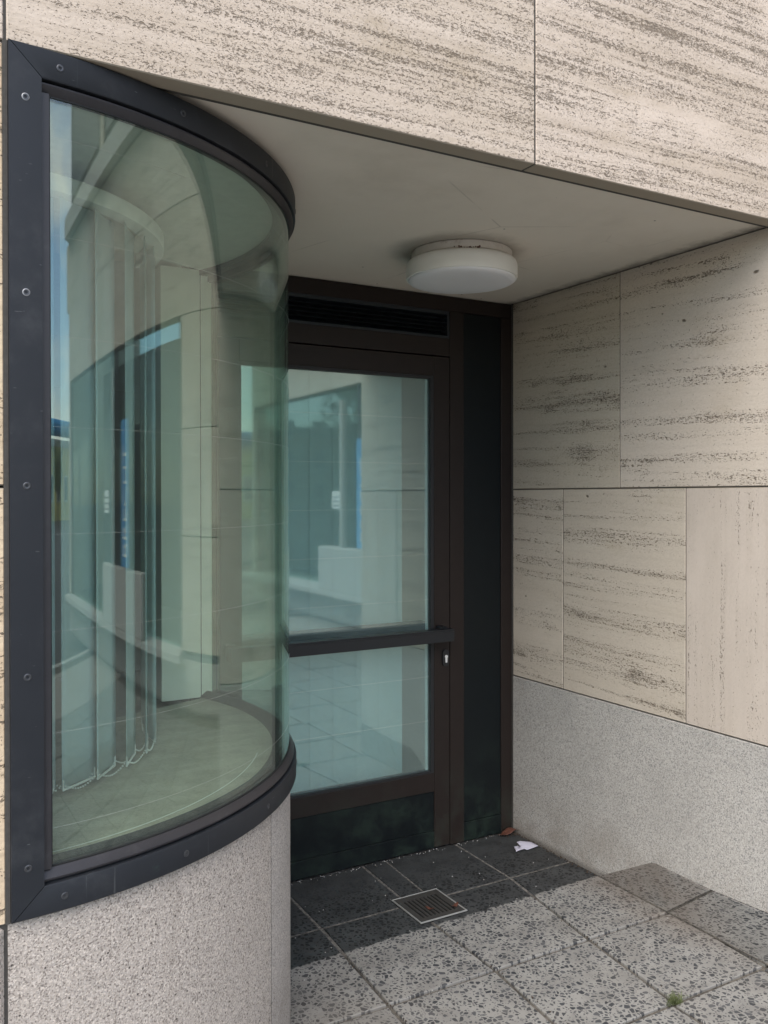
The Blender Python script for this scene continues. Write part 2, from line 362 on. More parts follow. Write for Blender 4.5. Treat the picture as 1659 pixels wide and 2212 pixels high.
# ------------------------------------------------------------------ mesh helpers
def link(name, bm, mat, parent=None, smooth=False):
    bmesh.ops.recalc_face_normals(bm, faces=bm.faces)
    me = bpy.data.meshes.new(name); bm.to_mesh(me); bm.free()
    for mm in (mat if isinstance(mat, (list, tuple)) else [mat]): me.materials.append(M[mm] if isinstance(mm, str) else mm)
    if smooth:
        for p in me.polygons: p.use_smooth = True
    o = bpy.data.objects.new(name, me); COL.objects.link(o)
    if parent is not None:
        o.parent = parent
        off = Vector((0, 0, 0)); p_ = parent
        while p_ is not None: off += p_.location; p_ = p_.parent
        me.transform(Matrix.Translation(-off))
    return o
def tag(o, label=None, cat=None, group=None, kind=None):
    if label: o['label'] = label
    if cat: o['category'] = cat
    if group: o['group'] = group
    if kind: o['kind'] = kind
    return o
def thing(name, loc, label, cat, group=None):
    o = bpy.data.objects.new(name, None); COL.objects.link(o); o.location = loc; o.empty_display_size = .1
    return tag(o, label, cat, group)
def struct(name, bm, mat): return tag(link(name, bm, mat), kind='structure')
def sharp_smooth(o, ang=35):
    for p in o.data.polygons: p.use_smooth = True
    bm = bmesh.new(); bm.from_mesh(o.data)
    for e in bm.edges:
        if len(e.link_faces) == 2 and e.calc_face_angle(0) > R(ang): e.smooth = False
    bm.to_mesh(o.data); bm.free(); return o
def bx(bm, x0, x1, y0, y1, z0, z1, bev=0.):
    b2 = bmesh.new()
    v = [b2.verts.new((x, y, z)) for x in (x0, x1) for y in (y0, y1) for z in (z0, z1)]
    for f in ((0,1,3,2),(4,6,7,5),(0,4,5,1),(2,3,7,6),(0,2,6,4),(1,5,7,3)): b2.faces.new([v[i] for i in f])
    bmesh.ops.recalc_face_normals(b2, faces=b2.faces)
    if bev: bmesh.ops.bevel(b2, geom=b2.edges[:], offset=bev, segments=1, affect='EDGES', profile=.5)
    me = bpy.data.meshes.new('tmp'); b2.to_mesh(me); b2.free(); bm.from_mesh(me); bpy.data.meshes.remove(me); return bm
def box(name, x0, x1, y0, y1, z0, z1, mat, parent=None, bev=0.):
    return link(name, bx(bmesh.new(), x0, x1, y0, y1, z0, z1, bev), mat, parent)
def prism(bm, pts, fn0, fn1):
    """pts: 2D outline; fn0/fn1 map a 2D point to the two end faces."""
    a = [bm.verts.new(fn0(*p)) for p in pts]; b = [bm.verts.new(fn1(*p)) for p in pts]; n = len(pts)
    bm.faces.new(a[::-1]); bm.faces.new(b)
    for i in range(n): bm.faces.new((a[i], a[(i+1) % n], b[(i+1) % n], b[i]))
    return bm
CX, CY = .16707, 2.88947
def cyl(r, th, z): return (CX + r*math.sin(th), CY - r*math.cos(th), z)
def sweep(bm, prof, t0, t1, step=1.5, cap=True):
    """closed (r,z) profile swept from t0 to t1 degrees round the bay axis."""
    n = max(2, int(abs(t1-t0)/step)+1); rows = []
    for i in range(n+1):
        th = R(t0+(t1-t0)*i/n); rows.append([bm.verts.new(cyl(r, th, z)) for r, z in prof])
    k = len(prof)
    for i in range(n):
        for j in range(k): bm.faces.new((rows[i][j], rows[i][(j+1) % k], rows[i+1][(j+1) % k], rows[i+1][j]))
    if cap: bm.faces.new(rows[0][::-1]); bm.faces.new(rows[-1])
    return bm
def tube(bm, pts, r, k=6):
    rings = []
    for i, p in enumerate(pts):
        p = Vector(p); a = Vector(pts[max(i-1, 0)]); c = Vector(pts[min(i+1, len(pts)-1)]); t = (c-a).normalized()
        s = t.cross(Vector((0, 0, 1))) if abs(t.z) < .95 else t.cross(Vector((1, 0, 0))); s.normalize(); q = s.cross(t)
        rr = r[i] if isinstance(r, (list, tuple)) else r
        rings.append([bm.verts.new(p + (s*math.cos(j*2*math.pi/k) + q*math.sin(j*2*math.pi/k))*rr) for j in range(k)])
    for i in range(len(rings)-1):
        for j in range(k): bm.faces.new((rings[i][j], rings[i][(j+1) % k], rings[i+1][(j+1) % k], rings[i+1][j]))
    bm.faces.new(rings[0][::-1]); bm.faces.new(rings[-1]); return bm
def lathe(bm, prof, cx, cy, n=72):
    rows = [[bm.verts.new((cx+r*math.cos(2*math.pi*i/n), cy+r*math.sin(2*math.pi*i/n), z)) for i in range(n)] for r, z in prof]
    for a in range(len(rows)-1):
        for i in range(n): bm.faces.new((rows[a][i], rows[a][(i+1) % n], rows[a+1][(i+1) % n], rows[a+1][i]))
    bm.faces.new(rows[0][::-1]); bm.faces.new(rows[-1]); return bm

YF, YD, XW, ZS, ZL = 1.881, 3.3715, 2.6246, 2.513, 2.4955
rng = random.Random(4)

# ------------------------------------------------------------------ ground and paving
bm = bmesh.new(); bx(bm, -150, 150, -150, 150, -.40, -.135); struct('ground', bm, 'asphalt')
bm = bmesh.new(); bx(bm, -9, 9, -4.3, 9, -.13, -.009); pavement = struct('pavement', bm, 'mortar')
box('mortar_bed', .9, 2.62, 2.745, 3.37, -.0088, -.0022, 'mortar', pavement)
def paver(c, bev=.0025, gap=.0045, z=None):
    cx = sum(p[0] for p in c)/4; cy = sum(p[1] for p in c)/4
    z = rng.uniform(-.0012, .0012) if z is None else z
    tx, ty = rng.uniform(-.002, .002), rng.uniform(-.002, .002)
    def ins(p, g): return (p[0]+(g if p[0] < cx else -g), p[1]+(g if p[1] < cy else -g))
    lay = []
    bm = bmesh.new()
    for g, zz in ((gap, -.05), (gap, -bev), (gap+bev, 0)):
        lay.append([bm.verts.new((*ins(p, g), zz+z+tx*(p[0]-cx)+ty*(p[1]-cy))) for p in c])
    for a in range(2):
        for i in range(4): bm.faces.new((lay[a][i], lay[a][(i+1) % 4], lay[a+1][(i+1) % 4], lay[a+1][i]))
    bm.faces.new(lay[2]); bm.faces.new(lay[0][::-1])
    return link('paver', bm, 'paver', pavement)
def upstand(pts):
    bm = bmesh.new(); prism(bm, pts, lambda y_, z_: (2.6200, y_, z_), lambda y_, z_: (2.654, y_, z_))
    bmesh.ops.bevel(bm, geom=[e for e in bm.edges if abs(e.verts[0].co.x-2.62) < 1e-4 and abs(e.verts[1].co.x-2.62) < 1e-4], offset=.0018, segments=1, affect='EDGES')
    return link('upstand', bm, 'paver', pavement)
upstand([(2.784, .0012), (2.498, .1585), (2.47, .1670), (2.206, .1650), (2.414, .0012)])
upstand([(2.402, .0012), (2.194, .1648), (1.886, .1795), (1.886, .0012)])
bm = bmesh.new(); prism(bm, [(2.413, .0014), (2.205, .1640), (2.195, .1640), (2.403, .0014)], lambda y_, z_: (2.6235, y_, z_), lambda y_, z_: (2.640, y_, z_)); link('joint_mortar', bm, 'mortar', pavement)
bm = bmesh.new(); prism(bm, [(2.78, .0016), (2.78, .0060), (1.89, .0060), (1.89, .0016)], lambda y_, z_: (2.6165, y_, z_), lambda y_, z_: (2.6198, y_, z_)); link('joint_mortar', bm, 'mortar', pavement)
def row(yf, yb, xf, xb, **k):
    for i in range(len(xf)-1):
        paver([(xf[i], yf), (xf[i+1], yf), (xb[i+1], yb), (xb[i], yb)], **k)
row(2.957, 3.375, [1.03, 1.415, 1.797, 1.903, 2.292, 2.622], [1.03, 1.421, 1.811, 1.923, 2.294, 2.622])
row(2.405, 2.957, [.97, 1.386, 1.80, 2.219, 2.643, 3.02, 3.41], [.98, 1.415, 1.796, 2.290, 2.636, 3.02, 3.41], gap=.0065)
row(1.968, 2.405, [-.48, -.06, .36, .95, 1.362, 1.765, 2.176, 2.61, 3.02, 3.41], [-.48, -.06, .36, .96, 1.386, 1.80, 2.219, 2.643, 3.02, 3.41], gap=.0075)
xs0 = [-2.10, -1.69, -1.27, -.84, -.43, 0., .41, .90, 1.33, 1.745, 2.168, 2.59, 3.02, 3.44, 3.86, 4.28, 4.70]
y = 1.968
for k in range(10):
    xs = [x + rng.uniform(-.006, .006) + (.02 if k % 2 else 0) for x in xs0]
    row(y-.438, y, xs, xs, gap=.0075); y -= .438
bm = bmesh.new(); bx(bm, -9, -2.12, -4.0, 1.86, -.008, .0); bx(bm, -2.11, 4.98, -4.0, y-.005, -.008, 0.); struct('outer_pavement', bm, 'slab')
k_ = thing('kerb', (0, -4.2, -.13), 'long granite kerb between the pavement and the street', 'kerb')
for i in range(18):
    box('kerb_stone', -9+i, -8.006+i, -4.45, -4.305, -.133, .004, 'curb', k_, .01)

# ------------------------------------------------------------------ facade
fac = thing('facade_wall', (1.3, 1.9, 0), 'pitted cream travertine facade with the wide lintel above the recessed entrance', 'wall')
def stone(x0, x1, z0, z1, mat='trav_facade', y0=None, y1=1.938):
    g = .0028
    return box('stone_panel', x0+g, x1-g, (YF if y0 is None else y0)+rng.uniform(-.0008, .0008), y1, z0, z1-2*g, mat, fac, .0025)
for (x0, x1) in ((-2.6, -1.2), (-1.2, .218), (.218, 1.545), (1.545, 2.98), (2.98, 4.98)): stone(x0, x1, ZL, 3.55)
for x in (.218, 1.545, 2.98): box('joint_seal', x-.0045, x+.0045, YF+.004, 1.937, ZL+.002, 3.54, 'seal', fac)
for (x0, x1) in ((-2.6, -.55), (-.55, .9), (.9, 2.3), (2.3, 3.7), (3.7, 4.98)): stone(x0, x1, 3.55, 4.7)
for (x0, x1) in ((-1.2, .2165), (-2.6, -1.2)):
    stone(x0, x1, .757, 1.622, 'trav_pier'); stone(x0, x1, 1.622, ZL, 'trav_pier')
    box('granite_base', x0+.003, x1-.006, YF-.004, 1.938, -.02, .752, 'granite_rough', fac, .008)
for (x0, x1) in ((2.74, 3.9), (3.9, 4.98)):
    stone(x0, x1, .746, 1.63, y0=YF+.012); stone(x0, x1, 1.63, ZL, y0=YF+.012)
    box('granite_base', max(x0+.003, 3.42), x1-.003, YF+.01, 1.938, .0, .741, 'granite_grey', fac, .006)
bm = bmesh.new(); bx(bm, -2.6, .2, 1.94, 2.06, -.05, 2.50); bx(bm, -2.6, 4.98, 1.955, 2.10, 2.53, 12)
bx(bm, -2.6, 5.2, 2.11, 9, 2.72, 12.2); bx(bm, 2.96, 4.98, 1.94, 9, .746, 2.50); bx(bm, 3.42, 4.98, 1.94, 9, -.05, .745); bx(bm, 2.96, 3.415, 2.80, 9, -.05, .745); bx(bm, XW+.032, 2.955, 1.945, 9, .746, 2.50); bx(bm, XW+.032, 2.955, 2.80, 9, -.05, .745)
struct('building_core', bm, 'far_plaster')

# soffit over the recess
bm = bmesh.new(); bx(bm, -.6, 2.95, 1.9385, 3.50, ZS, ZS+.014); struct('soffit', bm, 'soffit')
bm = bmesh.new(); bx(bm, -.6, 2.95, 1.9385, 1.9535, 2.4985, 2.5125); struct('soffit_joint', bm, 'seal')

# ------------------------------------------------------------------ side wall (faces -X)
side = thing('side_wall', (XW+.02, 2.65, 0), 'smoother grey travertine slabs over a granite plinth, right of the door', 'wall')
def sstone(y0, y1, z0, z1, mat='trav_side', dx=0.):
    g = .0022
    return box('stone_panel', XW+dx, XW+.03, y0+g, y1-g, z0+g, z1-g, mat, side, .0022)
sstone(3.010, 3.371, .7434, 1.63, dx=.0006); sstone(2.324, 3.010, .7434, 1.63); sstone(1.885, 2.324, .7434, 1.63, 'trav_side_v', -.0008)
sstone(2.664, 3.371, 1.63, ZS-.001); sstone(1.885, 2.664, 1.63, ZS-.001, dx=-.0008)
box('stone_panel', XW+.0305, 2.738, 1.886, 1.937, .7434, ZL-.003, 'trav_side', side, .002)
# the plinth: its outer foot is cut away over the pavers
bm = bmesh.new()
pr = [(3.3713, -.03), (2.787, -.03), (2.783, 0.), (2.50, .160), (2.47, .1685), (2.20, .1665), (1.884, .181), (1.884, .7405), (3.3713, .7405)]
prism(bm, pr, lambda y_, z_: (XW-.001, y_, z_), lambda y_, z_: (XW+.031, y_, z_))
bmesh.ops.bevel(bm, geom=[e for e in bm.edges if e.calc_length() > .25 and abs((e.verts[0].co-e.verts[1].co).x) < .001], offset=.002, segments=1, affect='EDGES')
link('granite_plinth', bm, 'granite_grey', side)
for (ya, yb_, za, zb_) in ((3.008, 3.012, .745, 1.628), (2.322, 2.326, .745, 1.628), (2.662, 2.666, 1.632, 2.511), (1.886, 3.370, 1.6285, 1.6315)):
    box('joint_seal', XW+.003, XW+.029, ya, yb_, za, zb_, 'seal', side)
box('joint_seal', XW-.004, XW+.002, 3.362, 3.3708, 0, ZS-.001, 'seal', side)

# ------------------------------------------------------------------ granite drum under the bay
drum = thing('bay_plinth', (CX, CY, 0), 'speckled pinkish granite base curving under the curved window', 'wall')
def gpanel(t0, t1, r, mat):
    pf = [(r-.08, -.02), (r-.006, -.02), (r, -.014), (r, .754), (r-.006, .7595), (r-.08, .7595)]
    return sharp_smooth(link('granite_panel', sweep(bmesh.new(), pf, t0, t1, 2), mat, drum))
gpanel(2.9, 47.75, 1.0045, 'granite_rough'); gpanel(48.15, 118.3, 1.0035, 'granite_fine')
sharp_smooth(link('joint_mortar', sweep(bmesh.new(), [(.94, -.02), (1.0031, -.02), (1.0031, .757), (.94, .757)], 1.9, 118.2, 2), 'seal', drum))

# ------------------------------------------------------------------ curved window
bay = thing('curved_window', (CX, CY, .76), 'curved shop window in a dark grey metal frame, bulging into the entrance recess', 'window')
TE = 112.0
T0, T1 = 3.15, 6.62
band_b = [(.955, .7605), (1.020, .7605), (1.0225, .763), (1.0225, .8165), (1.0205, .8195), (1.010, .8205), (.955, .8205)]
band_t = [(.955, 2.4330), (1.010, 2.4330), (1.0205, 2.434), (1.0225, 2.437), (1.0225, 2.4925), (1.020, 2.4945), (.955, 2.4945)]
bead_b = [(.985, .8207), (1.0065, .8207), (1.0065, .8255), (1.0150, .8262), (1.0160, .8300), (1.0140, .8350), (1.0050, .8475), (.985, .8475)]
bead_t = [(.985, 2.4100), (1.0050, 2.4100), (1.0140, 2.4205), (1.0160, 2.4255), (1.0150, 2.4288), (1.0065, 2.4292), (1.0065, 2.4328), (.985, 2.4328)]
def mitred(prof, zmid, top, name, mat):
    # sweep whose left end is cut at 45 degrees so that the corner joint shows
    bm = bmesh.new(); rows = []
    n = 76
    for i in range(n+1):
        rowv = []
        for r, z in prof:
            ts = T0 + (T1-T0)*max(0, min(1, ((2.4945-z) if top else (z-.7605))/.0605)) + .09
            th = R(ts+(TE+6-ts)*(i/n)); rowv.append(bm.verts.new(cyl(r, th, z)))
        rows.append(rowv)
    k = len(prof)
    for i in range(n):
        for j in range(k): bm.faces.new((rows[i][j], rows[i][(j+1) % k], rows[i+1][(j+1) % k], rows[i+1][j]))
    bm.faces.new(rows[0][::-1]); bm.faces.new(rows[-1])
    return sharp_smooth(link(name, bm, mat, bay))
mitred(band_b, 0, False, 'bottom_rail', 'frame_grey'); mitred(band_t, 0, True, 'top_rail', 'frame_grey')
# left jamb, mitred at both ends
bm = bmesh.new(); rows = []
for zt in (0, 1):
    for r in (.955, 1.0225): pass
nj = 4; vs = {}
for a, r in enumerate((.955, 1.0225)):
    for i in range(nj+1):
        f = i/nj; th = R(T0-.02+(T1-T0)*f); zb = .7605+.0605*f; zt = 2.4945-.0605*f
        vs[a, i, 0] = bm.verts.new(cyl(r, th, zb)); vs[a, i, 1] = bm.verts.new(cyl(r, th, zt))
for i in range(nj):
    for a in (0, 1): bm.faces.new((vs[a, i, 0], vs[a, i+1, 0], vs[a, i+1, 1], vs[a, i, 1]))
    for zt in (0, 1): bm.faces.new((vs[0, i, zt], vs[0, i+1, zt], vs[1, i+1, zt], vs[1, i, zt]))
for i in (0, nj): bm.faces.new((vs[0, i, 0], vs[1, i, 0], vs[1, i, 1], vs[0, i, 1]))
sharp_smooth(link('jamb', bm, 'frame_grey', bay))
for nm, pf in (('glazing_bead', bead_b), ('glazing_bead', bead_t)):
    sharp_smooth(link(nm, sweep(bmesh.new(), pf, T1+.05, TE), 'bead', bay))
def vstrip(name, r0_, r1_, t0, t1, z0, z1, mat):
    return sharp_smooth(link(name, sweep(bmesh.new(), [(r0_, z0), (r1_, z0), (r1_, z1), (r0_, z1)], t0, t1, 1.), mat, bay))
vstrip('glazing_bead', .985, 1.013, T1+.02, 7.55, .8480, 2.4095, 'bead')
vstrip('gasket', .985, 1.0052, 7.56, 7.80, .8480, 2.4095, 'gasket')
for z0, z1 in ((.8478, .8505), (2.4070, 2.4098)): vstrip('gasket', .990, 1.0045, 7.85, TE, z0, z1, 'gasket')
pane = vstrip('pane', .9935, 1.0015, 7.0, TE-.3, .840, 2.420, 'bay_glass')
# far post of the window beside the door
vstrip('far_post', .957, 1.017, TE, TE+2.0, .8207, 2.4328, 'bead'); vstrip('far_post', .93, 1.008, TE+2.0, 117.6, .8207, 2.4328, 'door_brown')
for z in (2.330, 2.130, 1.927, 1.742, 1.523, 1.325, 1.118, .925):
    link('alarm_wire', sweep(bmesh.new(), [(1.0016, z-.0002), (1.0019, z), (1.0016, z+.0002)], 7.9, TE, 2), 'wire', bay)
sharp_smooth(link('edge_seal', sweep(bmesh.new(), [(.95, .757), (1.012, .757), (1.012, 2.4945), (.95, 2.4945)], 2.6, 3.1, 1), 'seal', bay))
def screw(th, z, bare):
    bm = bmesh.new(); n = 18; R0 = .0072
    ax = Vector(cyl(1, th, 0)) - Vector(cyl(0, th, 0)); ax.normalize(); t = Vector((math.cos(th), math.sin(th), 0)); c = Vector(cyl(1.0225, th, z))
    prof = [(R0*1.05, -.001), (R0*1.05, .0006), (R0*.8, .0013), (R0*.45, .0010), (R0*.40, -.0002)]
    rr = [[bm.verts.new(c + ax*h + t*r*math.cos(2*math.pi*i/n) + Vector((0, 0, 1))*r*math.sin(2*math.pi*i/n)) for i in range(n)] for r, h in prof]
    for a in range(len(rr)-1):
        for i in range(n):
            f = bm.faces.new((rr[a][i], rr[a][(i+1) % n], rr[a+1][(i+1) % n], rr[a+1][i]))
            f.material_index = 1 if (bare and a < 2) else 0
    bm.faces.new(rr[-1]).material_index = 0
    return link('screw', bm, ['screw', 'screw_bare'], bay)
for z, br in ((2.388, 1), (2.003, 1), (1.621, 0), (1.242, 0), (.863, 0)): screw(R(4.88), z, br)
for th in (8.65, 25, 44, 66, 88): screw(R(th), 2.463, 0); screw(R(th+.2), .790, 0)
# sill and head board inside the bay
sill = sharp_smooth(link('sill', sweep(bmesh.new(), [(.30, .800), (.984, .800), (.984, .838), (.978, .840), (.30, .840)], -8, 111.2, 3), 'sill', bay))
sharp_smooth(link('sill_strip', sweep(bmesh.new(), [(.909, .8402), (.911, .8402), (.911, .8410), (.909, .8410)], -8, 62, 2), 'plastic', bay))
sharp_smooth(link('inner_bead', sweep(bmesh.new(), [(.950, .8402), (.9845, .8402), (.9845, .862), (.978, .862)], 0, TE, 2), 'gasket', bay))
link('head_board', sweep(bmesh.new(), [(.20, 2.452), (.985, 2.452), (.985, 2.50), (.20, 2.50)], -8, 112, 3), 'room_ceiling', bay)

# vertical blind round the inside of the bay
vb = thing('vertical_blind', (CX, CY, 2.36), 'half open vertical slat blind hanging inside the curved window', 'blind')
sharp_smooth(link('head_rail', sweep(bmesh.new(), [(.575, 2.355), (.622, 2.355), (.625, 2.36), (.625, 2.395), (.62, 2.399), (.575, 2.399)], -8, 96, 2), 'plastic', vb))
slat_pts = []
for i in range(8):
    th = R(-1.2+11.55*i+rng.uniform(-.6, .6)); dl = R(19.5+rng.uniform(-4, 4)); p = Vector(cyl(.600, th, 0)); d = Vector((math.cos(th+dl), math.sin(th+dl), 0)); nn = Vector((-d.y, d.x, 0))
    bm = bmesh.new(); grid = []
    for j in range(6):
        s = j/5; q = p + d*(.127*s) + nn*(.006*math.sin(math.pi*s))
        grid.append([bm.verts.new((q.x, q.y, z)) for z in (.862, .95, 1.6, 2.352)])
    for j in range(5):
        for k in range(3): bm.faces.new((grid[j][k], grid[j+1][k], grid[j+1][k+1], grid[j][k+1]))
    o = link('slat', bm, 'blind', vb, True); mod = o.modifiers.new('thick', 'SOLIDIFY'); mod.thickness = .0006
    bm = bmesh.new()
    for s in (.04, .96):
        q = p + d*(.127*s)
        tube(bm, [(q.x, q.y, .858), (q.x, q.y, .884)], .0022, 6)
    a = p + d*.004; b_ = p + d*.123
    tube(bm, [(a.x, a.y, .859), (b_.x, b_.y, .859)], .0030, 6)
    link('slat_weight', bm, 'plastic', vb)
    slat_pts.append((a, b_))
for e in (0, 1):
    for i in range(7):
        a, c = slat_pts[i][e], slat_pts[i+1][e]
        for q in range(15):
            t = q/14; sag = -.020*math.sin(math.pi*t)
            pp = a.lerp(c, t)
            bmq = bmesh.new() if q == 0 else bmq
            bmesh.ops.create_icosphere(bmq, subdivisions=1, radius=.0026, matrix=Matrix.Translation((pp.x, pp.y, .872+sag)))
        link('bead_chain', bmq, 'plastic', vb)

# ------------------------------------------------------------------ inside rooms
bm = bmesh.new(); bx(bm, .905, 1.098, 3.249, 3.43, .8405, 2.4515); struct('inner_wall', bm, 'room_wall')
bm = bmesh.new(); bx(bm, -2.6, 2.62, 3.46, 8.2, -.0085, -.001); bx(bm, -2.6, .15, 2.07, 3.455, -.0085, -.001); struct('room_floor', bm, 'room_floor')
bm = bmesh.new(); bx(bm, -2.6, 2.62, 3.51, 8.2, 2.56, 2.7); struct('room_ceiling', bm, 'room_ceiling')
bm = bmesh.new(); bx(bm, -2.72, -2.6, 1.94, 8.2, -.05, 2.71); bx(bm, -2.6, 2.62, 8.2, 8.3, -.05, 2.71); bx(bm, 2.622, 2.65, 3.46, 8.2, -.05, 2.71); struct('room_wall', bm, 'room_wall')
bm = bmesh.new(); bx(bm, -2.6, .9, 2.06, 3.5, 2.5285, 2.56); struct('bay_ceiling', bm, 'room_ceiling')

# ------------------------------------------------------------------ door frame with vent and side panel
df = thing('door_frame', (1.85, YD, 0), 'dark brown metal door surround with louvred vent and blind side panel', 'door frame')
yb = YD+.075
def dbox(name, x0, x1, z0, z1, mat='door_brown', y0=YD, y1=yb, par=df, bev=.0018): return box(name, x0, x1, y0, y1, z0, z1, mat, par, bev)
dbox('head_rail', 1.06, 2.6225, 2.4432, 2.510)
dbox('jamb', 1.06, 1.165, 0, 2.4428); dbox('mullion', 2.2690, 2.346, 0.001, 2.4428); dbox('jamb', 2.561, 2.6225, 0.001, 2.4428)
dbox('transom', 1.1655, 2.2685, 2.2362, 2.3175)
dbox('side_panel', 2.3465, 2.5605, .0885, 2.4425, 'door_panel', YD+.006)
dbox('panel_rail', 2.3465, 2.5605, 0.001, .0875, 'door_panel', YD+.001)
vent = dbox('vent', 1.1655, 2.2685, 2.318, 2.4425, 'void', YD+.055, yb, df, 0)
bm = bmesh.new(); bx(bm, 1.1655, 2.2685, YD+.004, YD+.05, 2.4275, 2.4425); bx(bm, 1.1655, 2.2685, YD+.004, YD+.05, 2.318, 2.3290); bx(bm, 2.2580, 2.2685, YD+.004, YD+.05, 2.3292, 2.4272)
link('vent_frame', bm, 'louvre', vent)
for i in range(5):
    z = 2.333+i*.0192
    bm = bmesh.new(); prism(bm, [(YD+.008, z), (YD+.012, z-.001), (YD+.046, z+.017), (YD+.042, z+.020)], lambda y_, z_: (1.166, y_, z_), lambda y_, z_: (2.2575, y_, z_))
    link('louvre_slat', bm, 'louvre', vent)

# ------------------------------------------------------------------ the door leaf
dr = thing('entrance_door', (1.7, YD, 0), 'glazed dark metal entrance door with full-width push bar, at the back of the recess', 'door')
X0, X1 = 1.170, 2.2640
y0 = YD-.002
dbox('stile', X0, 1.253, .006, 2.231, par=dr, y0=y0); dbox('stile', 2.1815, X1, .006, 2.231, par=dr, y0=y0)
dbox('top_rail', 1.2535, 2.181, 2.1425, 2.231, par=dr, y0=y0); dbox('bottom_rail', 1.2535, 2.181, .2605, .344, par=dr, y0=y0)
dbox('kick_panel', 1.2535, 2.181, .0825, .260, 'door_panel', par=dr, y0=YD+.002); dbox('foot_rail', 1.2535, 2.181, .006, .082, 'door_panel', par=dr, y0=y0)
bm = bmesh.new()
bx(bm, 1.2535, 1.264, YD+.001, YD+.03, .3445, 2.142); bx(bm, 2.1640, 2.181, YD+.001, YD+.03, .3445, 2.142)
bx(bm, 1.2645, 2.1635, YD+.001, YD+.03, 2.129, 2.142); bx(bm, 1.2645, 2.1635, YD+.001, YD+.03, .3445, .3545)
link('gasket', bm, 'gasket', dr)
box('pane', 1.258, 2.176, YD+.016, YD+.024, .348, 2.138, 'door_glass', dr)
box('spacer', 2.1505, 2.1635, YD+.0255, YD+.032, .355, 2.128, 'plastic', dr)
for z in (1.95, 1.745, 1.54, 1.335, 1.13, .78, .58): box('alarm_wire', 1.265, 2.163, YD+.0153, YD+.0158, z-.00025, z+.00025, 'wire', dr)
box('bar_reflection', 1.2645, 2.150, YD+.0255, YD+.06, .962, 1.032, 'void', dr)  # added black strip behind the pane, standing in for the push bar's reflection
# push bar: channel section standing off the leaf
ps = [(-.093, .9545), (-.093, .9965), (-.0895, .9965), (-.0895, 1.0), (-.093, 1.0), (-.093, 1.0055), (-.046, 1.0055), (-.046, .9505), (-.0905, .9505), (-.0905, .9545)]
bm = bmesh.new(); prism(bm, [(YD+a, z) for a, z in ps], lambda y_, z_: (1.185, y_, z_), lambda y_, z_: (2.229, y_, z_))
bar = link('push_bar', bm, 'bar', dr)
for x in (1.21, 2.205): box('bracket', x-.018, x+.018, YD-.045, YD-.0025, .962, 1.012, 'bar', bar, .003)
# lock
bm = bmesh.new(); n = 20; oc = (2.2375, .863); rr_ = .0165
pts = [(oc[0]+rr_*math.cos(a), oc[1]+.0215+rr_*math.sin(a)) for a in [math.pi*i/n for i in range(n+1)]] + [(oc[0]+rr_*math.cos(a), oc[1]-.0215+rr_*math.sin(a)) for a in [math.pi+math.pi*i/n for i in range(n+1)]]
prism(bm, pts, lambda x, z: (x, y0-.0105, z), lambda x, z: (x, y0-.0002, z))
bmesh.ops.bevel(bm, geom=[e for e in bm.edges if abs(e.verts[0].co.y-(y0-.0105)) < 1e-5 and abs(e.verts[1].co.y-(y0-.0105)) < 1e-5], offset=.002, segments=2, affect='EDGES')
lock = link('lock_plate', bm, 'gasket', dr)
bm = bmesh.new(); lc = (oc[0]+.001, oc[1]+.006)
pts = [(lc[0]+.0078*math.cos(a), lc[1]+.0078*math.sin(a)) for a in [R(-50)+R(280)*i/20 for i in range(21)]] + [(lc[0]-.0045, lc[1]-.025), (lc[0]-.002, lc[1]-.0275), (lc[0]+.002, lc[1]-.0275), (lc[0]+.0045, lc[1]-.025)]
prism(bm, pts, lambda x, z: (x, y0-.0135, z), lambda x, z: (x, y0-.009, z)); link('lock_cylinder', bm, 'chrome', lock)
# closed slat blind behind the glass
vb2 = thing('vertical_blind', (1.7, YD+.10, 2.2), 'closed pale slat blind behind the glass of the entrance door', 'blind')
box('head_rail', 1.18, 2.24, YD+.09, YD+.13, 2.20, 2.235, 'plastic', vb2, .003)
for i in range(8):
    x = 1.155+i*.1135; bm = bmesh.new(); g = []
    a = rng.uniform(.06, .13); yy = YD+.105
    for j in range(6):
        s = j/5-.5; g.append([bm.verts.new((x+.0635+s*.127, yy+s*.127*a+.004*math.cos(math.pi*s), z)) for z in (.035, 1.1, 2.198)])
    for j in range(5):
        for k in range(2): bm.faces.new((g[j][k], g[j+1][k], g[j+1][k+1], g[j][k+1]))
    link('slat', bm, 'blind_door', vb2, True)

# ------------------------------------------------------------------ ceiling lamp
lx, ly = 1.908, 2.756
lamp = thing('ceiling_lamp', (lx, ly, ZS), 'round white drum ceiling lamp on the soffit before the door', 'lamp')
sharp_smooth(link('base', lathe(bmesh.new(), [(.186, ZS-.0006), (.189, ZS-.004), (.189, ZS-.028), (.185, ZS-.032)], lx, ly), 'lamp_base', lamp), 40)
sharp_smooth(link('shade', lathe(bmesh.new(), [(.186, ZS-.0325), (.197, ZS-.034), (.204, ZS-.040), (.2075, ZS-.049), (.2085, ZS-.06), (.2085, ZS-.096), (.2070, ZS-.1005), (.2015, ZS-.1015)], lx, ly), 'opal', lamp), 50)
sharp_smooth(link('diffuser', lathe(bmesh.new(), [(.2005, ZS-.099), (.2005, ZS-.1035), (.197, ZS-.1085), (.180, ZS-.1125), (.12, ZS-.1165), (.06, ZS-.118)], lx, ly), 'opal_disc', lamp), 50)
bm = bmesh.new()
for i in range(16):
    a = R(245)+rng.gauss(0, .13); r_ = .1895; bmesh.ops.create_icosphere(bm, subdivisions=1, radius=rng.uniform(.0015, .0045), matrix=Matrix.Translation((lx+r_*math.cos(a), ly+r_*math.sin(a), ZS-.029+rng.uniform(-.004, .004))))
link('rust_spot', bm, 'rust', lamp)

